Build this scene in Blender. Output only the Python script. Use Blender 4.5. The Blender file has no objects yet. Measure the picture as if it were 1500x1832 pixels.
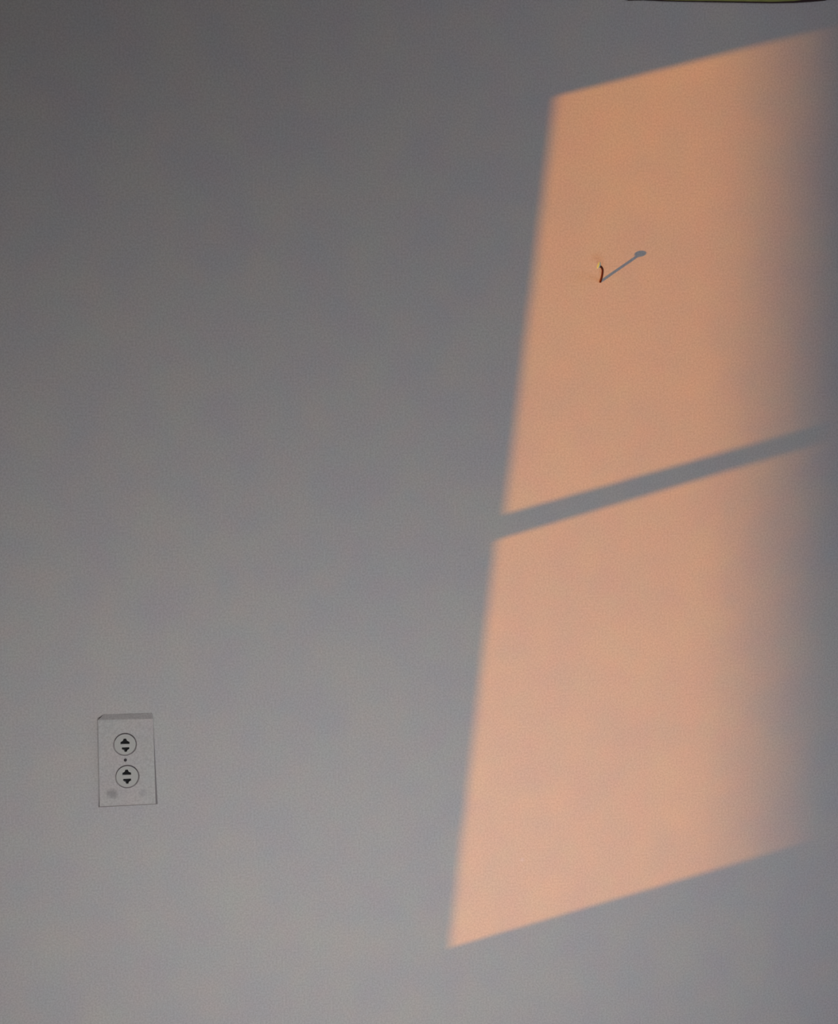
import bpy, bmesh, math
from mathutils import Vector, Matrix

scene = bpy.context.scene
COL = scene.collection

# ------------------------------------------------------------------ camera
# Photographed wall = plane y 0, x to the right, z up, the room lies at y < 0.
cam_data = bpy.data.cameras.new('camera')
cam_data.sensor_fit = 'AUTO'
cam_data.sensor_width = 36.0
cam_data.lens = 36.0 * 1950.0 / 1832.0
cam_data.clip_start = 0.02
cam = bpy.data.objects.new('camera', cam_data)
COL.objects.link(cam)
cam.location = (0.0, -1.385, 1.2)
YAW, PITCH = math.radians(8.0), math.radians(-5.0)
cam.rotation_euler = (math.radians(90) + PITCH, 0.0, -YAW)
scene.camera = cam

# ------------------------------------------------------------------ world, sun, fill lights, exposure
world = bpy.data.worlds.new('evening_sky')
scene.world = world
world.use_nodes = True
bg = world.node_tree.nodes['Background']
bg.inputs['Color'].default_value = (0.42, 0.60, 1.0, 1.0)
bg.inputs['Strength'].default_value = 0.08

sun_data = bpy.data.lights.new('low_orange_sun', 'SUN')
sun_data.energy = 5.1
sun_data.color = (1.0, 0.31, 0.0)
sun_data.angle = 0.0085
sun = bpy.data.objects.new('low_orange_sun', sun_data)
COL.objects.link(sun)
sun.location = (-3.0, -1.4, 0.2)
SUN_DIR = Vector((2.5, 1.0, 0.76)).normalized()          # glow coming up the slope, grazing the wall
sun.rotation_euler = SUN_DIR.to_track_quat('-Z', 'Y').to_euler()

# added fill behind the camera for the vertical gradient, set in a made-up window
low_fill_data = bpy.data.lights.new('added_low_fill', 'AREA')
low_fill_data.shape = 'RECTANGLE'
low_fill_data.size = 0.80
low_fill_data.size_y = 0.44
low_fill_data.energy = 3.15
low_fill_data.spread = math.radians(108)                       # beam narrowed to dim the corners
low_fill_data.color = (1.0, 0.945, 0.885)
low_fill = bpy.data.objects.new('added_low_fill', low_fill_data)
COL.objects.link(low_fill)
low_fill.location = (0.16, -1.475, 0.52)
low_fill.rotation_euler = (math.radians(90), 0, 0)            # shines towards +y

# added warm-white fill for the upper right, set in a made-up high window
high_fill_data = bpy.data.lights.new('added_high_fill', 'AREA')
high_fill_data.shape = 'RECTANGLE'
high_fill_data.size = 0.50
high_fill_data.size_y = 0.60
high_fill_data.energy = 2.1
high_fill_data.color = (0.98, 0.92, 0.90)
high_fill = bpy.data.objects.new('added_high_fill', high_fill_data)
COL.objects.link(high_fill)
high_fill.location = (1.015, -0.72, 1.75)
high_fill.rotation_euler = (0, math.radians(90), 0)            # shines towards -x

vs = scene.view_settings
scene.display_settings.display_device = 'sRGB'
vs.view_transform = 'Standard'
vs.look = 'None'
vs.exposure = 0.0
vs.gamma = 1.0
vs.use_curve_mapping = False

# ------------------------------------------------------------------ helpers
def tag(o, label=None, cat=None, kind=None, group=None):
    if label: o['label'] = label
    if cat: o['category'] = cat
    if kind: o['kind'] = kind
    if group: o['group'] = group
    return o

def link_mesh(name, verts, faces, mats, parent=None, face_mats=None, smooth=False):
    me = bpy.data.meshes.new(name)
    me.from_pydata([tuple(v) for v in verts], [], faces)
    for m in (mats if isinstance(mats, (list, tuple)) else [mats]):
        me.materials.append(m)
    if face_mats:
        for p, i in zip(me.polygons, face_mats):
            p.material_index = i
    bm = bmesh.new(); bm.from_mesh(me)
    bmesh.ops.recalc_face_normals(bm, faces=bm.faces)
    bm.to_mesh(me); bm.free()
    if smooth:
        for p in me.polygons: p.use_smooth = True
    o = bpy.data.objects.new(name, me)
    COL.objects.link(o)
    if parent: o.parent = parent
    return o

def box(verts, faces, x0, x1, y0, y1, z0, z1):
    k = len(verts)
    verts += [(x0,y0,z0),(x1,y0,z0),(x1,y1,z0),(x0,y1,z0),(x0,y0,z1),(x1,y0,z1),(x1,y1,z1),(x0,y1,z1)]
    faces += [(k,k+3,k+2,k+1),(k+4,k+5,k+6,k+7),(k,k+1,k+5,k+4),(k+1,k+2,k+6,k+5),(k+2,k+3,k+7,k+6),(k+3,k,k+4,k+7)]

def ring_prism(outer, inner, to3d, d0, d1):
    """Frame between two outlines of equal length, extruded from depth d0 to d1."""
    n = len(outer)
    v = [to3d(p, d0) for p in outer] + [to3d(p, d0) for p in inner] + \
        [to3d(p, d1) for p in outer] + [to3d(p, d1) for p in inner]
    f = []
    for i in range(n):
        j = (i + 1) % n
        f.append((i, j, n + j, n + i))
        f.append((2*n + i, 3*n + i, 3*n + j, 2*n + j))
        f.append((i, 2*n + i, 2*n + j, j))
        f.append((n + i, n + j, 3*n + j, 3*n + i))
    return v, f

def circle(cx, cz, r, n=40):
    return [(cx + r*math.cos(2*math.pi*k/n), cz + r*math.sin(2*math.pi*k/n)) for k in range(n)]

def holed_plate(name, outer, holes, y_front, y_back, mats, parent, back_outer=None, side_mats=None):
    """Plate in the xz plane with cut-through holes; the rim may splay towards the wall."""
    bm = bmesh.new()
    edges, loops = [], []
    for lp in [outer] + holes:
        vs_ = [bm.verts.new((p[0], y_front, p[1])) for p in lp]
        loops.append(vs_)
        for i in range(len(vs_)):
            edges.append(bm.edges.new((vs_[i], vs_[(i + 1) % len(vs_)])))
    bmesh.ops.triangle_fill(bm, use_beauty=True, edges=edges)
    for k, (lp, vs_) in enumerate(zip([outer] + holes, loops)):
        src = back_outer if (k == 0 and back_outer) else lp
        bk = [bm.verts.new((p[0], y_back, p[1])) for p in src]
        n = len(bk)
        for i in range(n):
            fc = bm.faces.new((vs_[i], vs_[(i + 1) % n], bk[(i + 1) % n], bk[i]))
            if k == 0 and side_mats: fc.material_index = side_mats[i % len(side_mats)]
    bmesh.ops.recalc_face_normals(bm, faces=bm.faces)
    for f in bm.faces:                                   # front faces must look at the room
        if abs(f.normal.y) > 0.99 and f.normal.y > 0: f.normal_flip()
    me = bpy.data.meshes.new(name)
    bm.to_mesh(me); bm.free()
    for m in mats: me.materials.append(m)
    o = bpy.data.objects.new(name, me)
    COL.objects.link(o)
    o.parent = parent
    return o

# ------------------------------------------------------------------ materials
def mat_plain(name, col, rough=0.6, metal=0.0, spec=0.3, noise=0.0, nscale=300.0):
    m = bpy.data.materials.new(name); m.use_nodes = True
    nt = m.node_tree; b = nt.nodes['Principled BSDF']
    b.inputs['Roughness'].default_value = rough
    b.inputs['Metallic'].default_value = metal
    b.inputs['Specular IOR Level'].default_value = spec
    b.inputs['Base Color'].default_value = (*col, 1)
    if noise:
        tc = nt.nodes.new('ShaderNodeTexCoord'); n = nt.nodes.new('ShaderNodeTexNoise')
        n.inputs['Scale'].default_value = nscale; n.inputs['Detail'].default_value = 3
        r = nt.nodes.new('ShaderNodeValToRGB')
        r.color_ramp.elements[0].position = 0.3; r.color_ramp.elements[1].position = 0.7
        r.color_ramp.elements[0].color = (*[c*(1-noise) for c in col], 1)
        r.color_ramp.elements[1].color = (*[min(1, c*(1+noise)) for c in col], 1)
        nt.links.new(tc.outputs['Object'], n.inputs['Vector'])
        nt.links.new(n.outputs['Fac'], r.inputs['Fac'])
        nt.links.new(r.outputs['Color'], b.inputs['Base Color'])
    return m

def mat_paint(name, col, spots=(), grain=0.17, mottle=0.065):
    """Rolled wall paint: fine stipple, broad uneven patches, optional stains (x, z, radius, colour factor)."""
    m = bpy.data.materials.new(name); m.use_nodes = True
    nt = m.node_tree; L = nt.links; b = nt.nodes['Principled BSDF']
    b.inputs['Roughness'].default_value = 0.75
    b.inputs['Specular IOR Level'].default_value = 0.12
    tc = nt.nodes.new('ShaderNodeTexCoord')
    def noise(scale, detail, seed):
        mp = nt.nodes.new('ShaderNodeMapping'); mp.inputs['Location'].default_value = (seed, seed*1.7, seed*0.6)
        n = nt.nodes.new('ShaderNodeTexNoise')
        n.inputs['Scale'].default_value = scale; n.inputs['Detail'].default_value = detail
        L.new(tc.outputs['Object'], mp.inputs['Vector']); L.new(mp.outputs['Vector'], n.inputs['Vector'])
        return n
    def ramp(src, c0, c1, p0=0.32, p1=0.68):
        r = nt.nodes.new('ShaderNodeValToRGB')
        r.color_ramp.elements[0].position = p0; r.color_ramp.elements[1].position = p1
        r.color_ramp.elements[0].color = (*c0, 1); r.color_ramp.elements[1].color = (*c1, 1)
        L.new(src, r.inputs['Fac']); return r.outputs['Color']
    def mul(a, c):
        x = nt.nodes.new('ShaderNodeMix'); x.data_type = 'RGBA'; x.blend_type = 'MULTIPLY'
        x.inputs['Factor'].default_value = 1.0
        L.new(a, x.inputs['A']); L.new(c, x.inputs['B']); return x.outputs['Result']
    fine = noise(420, 2, 0.0)
    base = nt.nodes.new('ShaderNodeRGB'); base.outputs[0].default_value = (*col, 1)
    c = mul(base.outputs[0], ramp(fine.outputs['Fac'], (1-grain,)*3, (1,)*3))
    m1 = noise(17, 4, 3.1); m2 = noise(26, 5, 8.3)
    c = mul(c, ramp(m1.outputs['Fac'], (1-mottle, 1-mottle*0.8, 1), (1, 1, 1-mottle*0.3)))
    c = mul(c, ramp(m2.outputs['Fac'], (1, 1-mottle*0.4, 1-mottle*0.2), (1-mottle*0.8, 1, 1)))
    for (sx, sz, sr, fac) in spots:
        mp = nt.nodes.new('ShaderNodeMapping'); mp.vector_type = 'POINT'
        mp.inputs['Location'].default_value = (-sx/sr, 0, -sz/sr)
        mp.inputs['Scale'].default_value = (1/sr, 0, 1/sr)
        g = nt.nodes.new('ShaderNodeTexGradient'); g.gradient_type = 'SPHERICAL'
        L.new(tc.outputs['Object'], mp.inputs['Vector']); L.new(mp.outputs['Vector'], g.inputs['Vector'])
        c = mul(c, ramp(g.outputs['Color'], (1, 1, 1), fac, 0.0, 0.8))
    L.new(c, b.inputs['Base Color'])
    bp = nt.nodes.new('ShaderNodeBump'); bp.inputs['Strength'].default_value = 0.06
    bp.inputs['Distance'].default_value = 0.0004
    L.new(fine.outputs['Fac'], bp.inputs['Height']); L.new(bp.outputs['Normal'], b.inputs['Normal'])
    return m

WALL = (0.80, 0.79, 0.80)
M_wall = mat_paint('pale_wall_paint', WALL, spots=((0.3349, 0.6070, 0.0040, (1.03, 1.07, 1.16)),
                                                   (0.4961, 1.3758, 0.0016, (0.80, 0.80, 0.80))))
M_plate = mat_paint('painted_plate', WALL, spots=((-0.0180, -0.0396, 0.0085, (0.66, 0.66, 0.68)),
                                                 (0.0186, -0.0400, 0.0060, (0.84, 0.84, 0.86)),
                                                 (-0.0240, -0.0380, 0.0050, (0.84, 0.84, 0.84))))
M_rim_shade = mat_plain('shaded_plate_rim', (0.40, 0.38, 0.39), 0.8)  # shadow lines of the gap around the plate, put into the side colour
M_top_shade = mat_plain('shaded_top_wedge', (0.66, 0.65, 0.66), 0.85, noise=0.12, nscale=500)  # shadow band above the plate, painted as a darker wedge colour
M_recep = mat_plain('receptacle_paint', (0.68, 0.705, 0.70), 0.6, spec=0.12)
M_recep_rim = mat_plain('shaded_receptacle_rim', (0.50, 0.47, 0.50), 0.7)  # shade of the ring groove put into the rim colour
M_dark = mat_plain('dark_cavity', (0.012, 0.013, 0.018), 0.7)
M_gap = mat_plain('shadowed_gap', (0.50, 0.48, 0.50), 0.8)
M_screw = mat_plain('dark_screw_metal', (0.10, 0.09, 0.11), 0.5, 0.3)
M_rust = mat_plain('red_brown_rust', (0.085, 0.016, 0.005), 0.65, noise=0.25, nscale=900)
M_head = mat_plain('pale_painted_nail_head', (0.54, 0.90, 0.97), 0.45, noise=0.05, nscale=700)
M_green = mat_plain('green_sheet', (0.36, 0.40, 0.12), 0.7, noise=0.12, nscale=60)
M_hem = mat_plain('dark_plum_edge', (0.055, 0.03, 0.035), 0.75, noise=0.2, nscale=200)
M_blue = mat_plain('blue_bounce_paint', (0.10, 0.24, 0.60), 0.8)  # blue of the unseen right wall, put in to tint bounced light
M_ceil = mat_plain('dark_wood_ceiling', (0.13, 0.11, 0.10), 0.9)
M_side = mat_plain('slate_side_wall_paint', (0.22, 0.22, 0.24), 0.85)
M_rear = mat_plain('dim_rear_wall_paint', (0.34, 0.33, 0.33), 0.85)
M_floor = mat_plain('pale_wood_floor', (0.62, 0.55, 0.50), 0.6, noise=0.1, nscale=12)
M_trim = mat_plain('white_window_paint', (0.75, 0.74, 0.72), 0.5)
M_blocker = mat_plain('blocker_brick', (0.30, 0.16, 0.11), 0.9, noise=0.2, nscale=4)

M_glass = bpy.data.materials.new('window_glass'); M_glass.use_nodes = True
nt = M_glass.node_tree; nt.nodes.clear()
o_ = nt.nodes.new('ShaderNodeOutputMaterial'); t_ = nt.nodes.new('ShaderNodeBsdfTransparent')
g_ = nt.nodes.new('ShaderNodeBsdfGlossy'); x_ = nt.nodes.new('ShaderNodeMixShader')
g_.inputs['Roughness'].default_value = 0.02; x_.inputs['Fac'].default_value = 0.06
nt.links.new(t_.outputs[0], x_.inputs[1]); nt.links.new(g_.outputs[0], x_.inputs[2]); nt.links.new(x_.outputs[0], o_.inputs[0])

# ------------------------------------------------------------------ room shell
XL, XR, YR, ZC = -0.62, 0.98, -1.44, 2.45
def wall_piece(name, parts, m):
    v, f = [], []
    for p in parts: box(v, f, *p)
    return tag(link_mesh(name, v, f, m), kind='structure')

wall_piece('wall_back', [(XL, XR, 0, 0.12, 0, ZC)], M_wall)
wall_piece('floor', [(XL-0.12, XR+0.12, YR-0.12, 0.12, -0.12, 0)], M_floor)
wall_piece('ceiling', [(XL-0.12, XR+0.12, YR-0.12, 0.12, ZC, ZC+0.1)], M_ceil)
# right wall with an opening for the added high fill
QY0, QY1, QZ0, QZ1 = -1.02, -0.42, 1.46, 2.04
wall_piece('wall_right', [(XR, XR+0.12, YR-0.12, QY0, 0, ZC), (XR, XR+0.12, QY1, 0.12, 0, ZC),
                          (XR, XR+0.12, QY0, QY1, 0, QZ0), (XR, XR+0.12, QY0, QY1, QZ1, ZC)], M_blue)
# left wall with the opening of the sunlit sash window
OY0, OY1, OZ0, OZ1 = -0.94, -0.25, 0.07, 1.42
wall_piece('wall_left', [(XL-0.12, XL, YR-0.12, OY0, 0, ZC), (XL-0.12, XL, OY1, 0.12, 0, ZC),
                         (XL-0.12, XL, OY0, OY1, 0, OZ0), (XL-0.12, XL, OY0, OY1, OZ1, ZC)], M_side)
# wall behind the camera with an opening for the added low fill
RX0, RX1, RZ0, RZ1 = -0.28, 0.60, 0.26, 0.78
wall_piece('wall_front', [(XL, RX0, YR-0.12, YR, 0, ZC), (RX1, XR, YR-0.12, YR, 0, ZC),
                          (RX0, RX1, YR-0.12, YR, 0, RZ0), (RX0, RX1, YR-0.12, YR, RZ1, ZC)], M_rear)

# ---- window_1: double-hung sash window hanging a little out of plumb (n = distance from the wall, z)
def in_left(p, d): return (d, -p[0], p[1])
rough = [(-OY1, OZ1), (-OY0, OZ1), (-OY0, OZ0), (-OY1, OZ0)]
sash_all = [(0.345, 1.3535), (0.880, 1.3195), (0.815, 0.095), (0.300, 0.175)]
up_out = [(0.345, 1.3535), (0.880, 1.3195), (0.850, 0.7370), (0.318, 0.7720)]
up_in = [(0.4001, 1.3007), (0.826, 1.2735), (0.797, 0.7454), (0.375, 0.7843)]
lo_out = [(0.318, 0.7715), (0.850, 0.7365), (0.815, 0.095), (0.300, 0.175)]
lo_in = [(0.3707, 0.7579), (0.7962, 0.7309), (0.7642, 0.1493), (0.3464, 0.2238)]
w1 = bpy.data.objects.new('window_1', None); COL.objects.link(w1); tag(w1, kind='structure')
def win_part(name, outer, inner, d0, d1, m, parent):
    v, f = ring_prism(outer, inner, in_left, d0, d1)
    return link_mesh(name, v, f, m, parent)
win_part('window_frame', rough, sash_all, XL-0.10, XL-0.010, M_trim, w1)
us = win_part('upper_sash', up_out, up_in, XL-0.026, XL-0.010, M_trim, w1)
ls = win_part('lower_sash', lo_out, lo_in, XL-0.026, XL-0.010, M_trim, w1)
for par, q in ((us, up_in), (ls, lo_in)):
    v = [in_left(p, XL-0.016) for p in q] + [in_left(p, XL-0.019) for p in q]
    f = [(0,1,2,3),(7,6,5,4)] + [(i, i+4, (i+1)%4+4, (i+1)%4) for i in range(4)]
    link_mesh('pane', v, f, M_glass, par)

# ---- added_window_2: made-up low window behind the camera, frames the added fill
w2 = bpy.data.objects.new('added_window_2', None); COL.objects.link(w2); tag(w2, kind='structure')
def in_rear(p, d): return (p[0], d, p[1])
ro = [(RX0, RZ1), (RX1, RZ1), (RX1, RZ0), (RX0, RZ0)]
ri = [(RX0+.035, RZ1-.035), (RX1-.035, RZ1-.035), (RX1-.035, RZ0+.035), (RX0+.035, RZ0+.035)]
v, f = ring_prism(ro, ri, in_rear, YR-0.03, YR+0.012)
link_mesh('window_frame', v, f, M_trim, w2)  # frame of the added low window

# ---- added_window_3: made-up high window in the right wall, frames the added fill
w3 = bpy.data.objects.new('added_window_3', None); COL.objects.link(w3); tag(w3, kind='structure')
def in_right(p, d): return (d, p[0], p[1])
qo = [(QY0, QZ1), (QY1, QZ1), (QY1, QZ0), (QY0, QZ0)]
qi = [(QY0+.03, QZ1-.03), (QY1-.03, QZ1-.03), (QY1-.03, QZ0+.03), (QY0+.03, QZ0+.03)]
v, f = ring_prism(qo, qi, in_right, XR-0.010, XR+0.03)
link_mesh('window_frame', v, f, M_trim, w3)  # frame of the added high window

# ---- unseen block added outside: its corner cuts the beam, softening the patch's right side
foot = [(-7.5, -3.265), (-7.5, -12.0), (-13.5, -12.0), (-13.5, -6.3)]
hs_v = [(x, y, -8.0) for x, y in foot] + [(x, y, 3.0) for x, y in foot]
hs_f = [(3, 2, 1, 0), (4, 5, 6, 7)] + [(i, (i+1) % 4, (i+1) % 4 + 4, i+4) for i in range(4)]
tag(link_mesh('outside_blocker', hs_v, hs_f, M_blocker), kind='structure')

# ------------------------------------------------------------------ outlet
CX, CZ = -0.1784, 0.7655
outlet = bpy.data.objects.new('wall_outlet', None); COL.objects.link(outlet)
outlet.location = (CX, 0, CZ)
tag(outlet, 'painted-over duplex wall outlet with dark slots, low on the grey wall at left', 'outlet')
def rel(pts): return [(x - CX, z - CZ) for x, z in pts]
P_out = rel([(-0.2121, 0.8216), (-0.1448, 0.8205), (-0.1439, 0.7106), (-0.2128, 0.7104)])
P_back = rel([(-0.2056, 0.8272), (-0.1466, 0.8268), (-0.1420, 0.7079), (-0.2150, 0.7075)])
R1 = (-0.1799 - CX, 0.7893 - CZ); R2 = (-0.1781 - CX, 0.7477 - CZ)
SC = (-0.1799 - CX, 0.7689 - CZ)
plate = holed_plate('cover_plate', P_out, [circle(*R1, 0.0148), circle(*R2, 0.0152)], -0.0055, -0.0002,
                    [M_plate, M_rim_shade, M_top_shade], outlet, back_outer=P_back, side_mats=[2, 1, 1, 1])

def slot(cx, zbase, up, w, h):
    s = 1 if up else -1
    pts = [(-w/2, 0), (-w/2, s*h*0.38), (-w*0.24, s*h*0.60), (-w*0.13, s*h), (w*0.13, s*h),
           (w*0.24, s*h*0.60), (w/2, s*h*0.38), (w/2, 0)]
    return [(cx + a - CX, zbase + b - CZ) for a, b in pts]
slots = {0: [slot(-0.1799, 0.7896, True, 0.0112, 0.0070), slot(-0.1793, 0.7854, False, 0.0092, 0.0058)],
         1: [slot(-0.1787, 0.7498, True, 0.0108, 0.0068), slot(-0.1784, 0.7448, False, 0.0098, 0.0065)]}
for k, (c, r) in enumerate(((R1, 0.0137), (R2, 0.0141))):
    rc = holed_plate('receptacle', circle(*c, r - 0.0006), slots[k], -0.0060, -0.0008,
                     [M_recep, M_recep_rim], outlet, back_outer=circle(*c, r), side_mats=[1])
    # dark contact cavity behind the slots
    v, f = [], []
    box(v, f, c[0]-0.008, c[0]+0.008, -0.0022, -0.0009, c[1]-0.0125, c[1]+0.0125)
    link_mesh('slot_cavity', v, f, M_dark, rc)
holed_plate('backing', [(-0.022, 0.044), (0.022, 0.044), (0.022, -0.040), (-0.022, -0.040)],
            [circle(*R1, 0.01375), circle(*R2, 0.01415)], -0.0038, -0.0001, [M_gap], outlet)
# centre screw: low dome with a slot
v, f = [], []
n = 20
rings = [(0.0019, -0.0053), (0.0019, -0.0061), (0.0012, -0.0066)]
for r, y in rings:
    v += [(SC[0] + r*math.cos(2*math.pi*i/n), y, SC[1] + r*math.sin(2*math.pi*i/n)) for i in range(n)]
for k in range(2):
    f += [(k*n+i, k*n+(i+1)%n, (k+1)*n+(i+1)%n, (k+1)*n+i) for i in range(n)]
f.append(tuple(2*n+i for i in range(n)))
scr = link_mesh('screw', v, f, M_screw, outlet)
v, f = [], []
box(v, f, SC[0]-0.0011, SC[0]+0.0011, -0.0067, -0.0064, SC[1]-0.0003, SC[1]+0.0003)
link_mesh('screw_slot', v, f, M_dark, scr)

# ------------------------------------------------------------------ bent nail
NB = Vector((0.4317, 0.0, 1.3741))
nail = bpy.data.objects.new('bent_nail', None); COL.objects.link(nail); nail.location = NB
tag(nail, 'bent rusty nail with pale flat head sticking out of the sunlit wall', 'nail')
path = [(-0.1, 2.0, -0.5), (0, 0, 0), (0.35, -2.95, 2.9), (0.1, -7.2, 6.8), (-0.8, -11.7, 10.4), (-1.8, -15.0, 12.8),
        (-3.9, -18.7, 14.9), (-6.7, -22.0, 16.2), (-8.9, -23.9, 16.9)]
path = [Vector(p) * 0.001 for p in path]
def catmull(pts, sub=5):
    out = []
    for i in range(len(pts) - 1):
        p0, p1, p2, p3 = pts[max(i-1, 0)], pts[i], pts[i+1], pts[min(i+2, len(pts)-1)]
        for s in range(sub):
            t = s / sub
            out.append(0.5*((2*p1) + (p2-p0)*t + (2*p0-5*p1+4*p2-p3)*t*t + (3*p1-p0-3*p2+p3)*t**3))
    out.append(pts[-1]); return out
def tube(pts, rad, n=14):
    v, f = [], []
    up = Vector((1, 0, 0))
    for i, p in enumerate(pts):
        t = (pts[min(i+1, len(pts)-1)] - pts[max(i-1, 0)]).normalized()
        a = (up - t*up.dot(t)).normalized(); b = t.cross(a); up = a
        v += [p + (a*math.cos(2*math.pi*k/n) + b*math.sin(2*math.pi*k/n))*rad for k in range(n)]
    for i in range(len(pts)-1):
        f += [(i*n+k, i*n+(k+1)%n, (i+1)*n+(k+1)%n, (i+1)*n+k) for k in range(n)]
    f.append(tuple(range(n))); f.append(tuple((len(pts)-1)*n+k for k in range(n)))
    return v, f
v, f = tube(catmull(path), 0.00138)
link_mesh('shank', v, f, M_rust, nail, smooth=True)
HN = Vector((-0.82, -0.23, 0.45)).normalized()
HC = Vector((-10.2, -25.4, 17.3)) * 0.001
a = Vector((0.38, 0.445, 0.92)).normalized(); b = HN.cross(a) * 0.62; a = a * 1.15   # oval, hammered-over head
n = 32; v, f = [], []
for r, h in ((0.0014, -0.0022), (0.0042, -0.0008), (0.0046, 0.0), (0.0044, 0.0006), (0.0034, 0.0009)):
    v += [HC + HN*h + (a*math.cos(2*math.pi*i/n) + b*math.sin(2*math.pi*i/n))*r for i in range(n)]
for k in range(4):
    f += [(k*n+i, k*n+(i+1)%n, (k+1)*n+(i+1)%n, (k+1)*n+i) for i in range(n)]
f.append(tuple(range(n))); f.append(tuple(4*n+i for i in range(n)))
tag(link_mesh('nail_head', v, f, M_head, nail), 'pale flat nail head')

# ------------------------------------------------------------------ green sheet at the top
sheet = bpy.data.objects.new('hanging_sheet', None); COL.objects.link(sheet)
sheet.location = (0.60, 0, 1.735)
tag(sheet, 'green sheet with dark rounded lower edge hanging high on the wall', 'hanging')
low = [(0.462, 1.7268), (0.482, 1.7282), (0.5116, 1.7284), (0.5415, 1.7292), (0.5941, 1.7310), (0.6549, 1.7332),
       (0.6855, 1.7352), (0.7086, 1.7377), (0.7278, 1.7402), (0.742, 1.7440), (0.752, 1.7520), (0.757, 1.7640)]
low = [(x - 0.60, z - 1.7357) for x, z in low]
hem_w = [0.0030, 0.0016, 0.0006, 0.0006, 0.0008, 0.0010, 0.0016, 0.0035, 0.0060, 0.0060, 0.0060, 0.0060]
top_z = 0.26
def sheet_y(x): return -0.0025 - 0.001*math.cos(max(-1, min(1, x/0.17))*math.pi/2)
v, f = [], []
N = len(low)
for dy in (0.0, 0.0016):
    for (x, z), h in zip(low, hem_w): v.append((x, sheet_y(x)+dy, z + h))
    for (x, z) in low: v.append((x, sheet_y(x)+dy, top_z))
for i in range(N-1):
    f.append((i, i+1, N+i+1, N+i)); f.append((2*N+i, 3*N+i, 3*N+i+1, 2*N+i+1))
    f.append((i, 2*N+i, 2*N+i+1, i+1)); f.append((N+i, N+i+1, 3*N+i+1, 3*N+i))
f.append((0, N, 3*N, 2*N)); f.append((N-1, 3*N-1, 4*N-1, 2*N-1))
link_mesh('panel', v, f, M_green, sheet)
v, f = [], []
for dy in (-0.0002, 0.0018):
    for (x, z) in low: v.append((x, sheet_y(x)+dy, z))
    for (x, z), h in zip(low, hem_w): v.append((x, sheet_y(x)+dy, z + h))
for i in range(N-1):
    f.append((i, i+1, N+i+1, N+i)); f.append((2*N+i, 3*N+i, 3*N+i+1, 2*N+i+1))
    f.append((i, 2*N+i, 2*N+i+1, i+1)); f.append((N+i, N+i+1, 3*N+i+1, 3*N+i))
f.append((0, N, 3*N, 2*N)); f.append((N-1, 3*N-1, 4*N-1, 2*N-1))
tag(link_mesh('edge_trim', v, f, M_hem, sheet), 'dark lower edge')
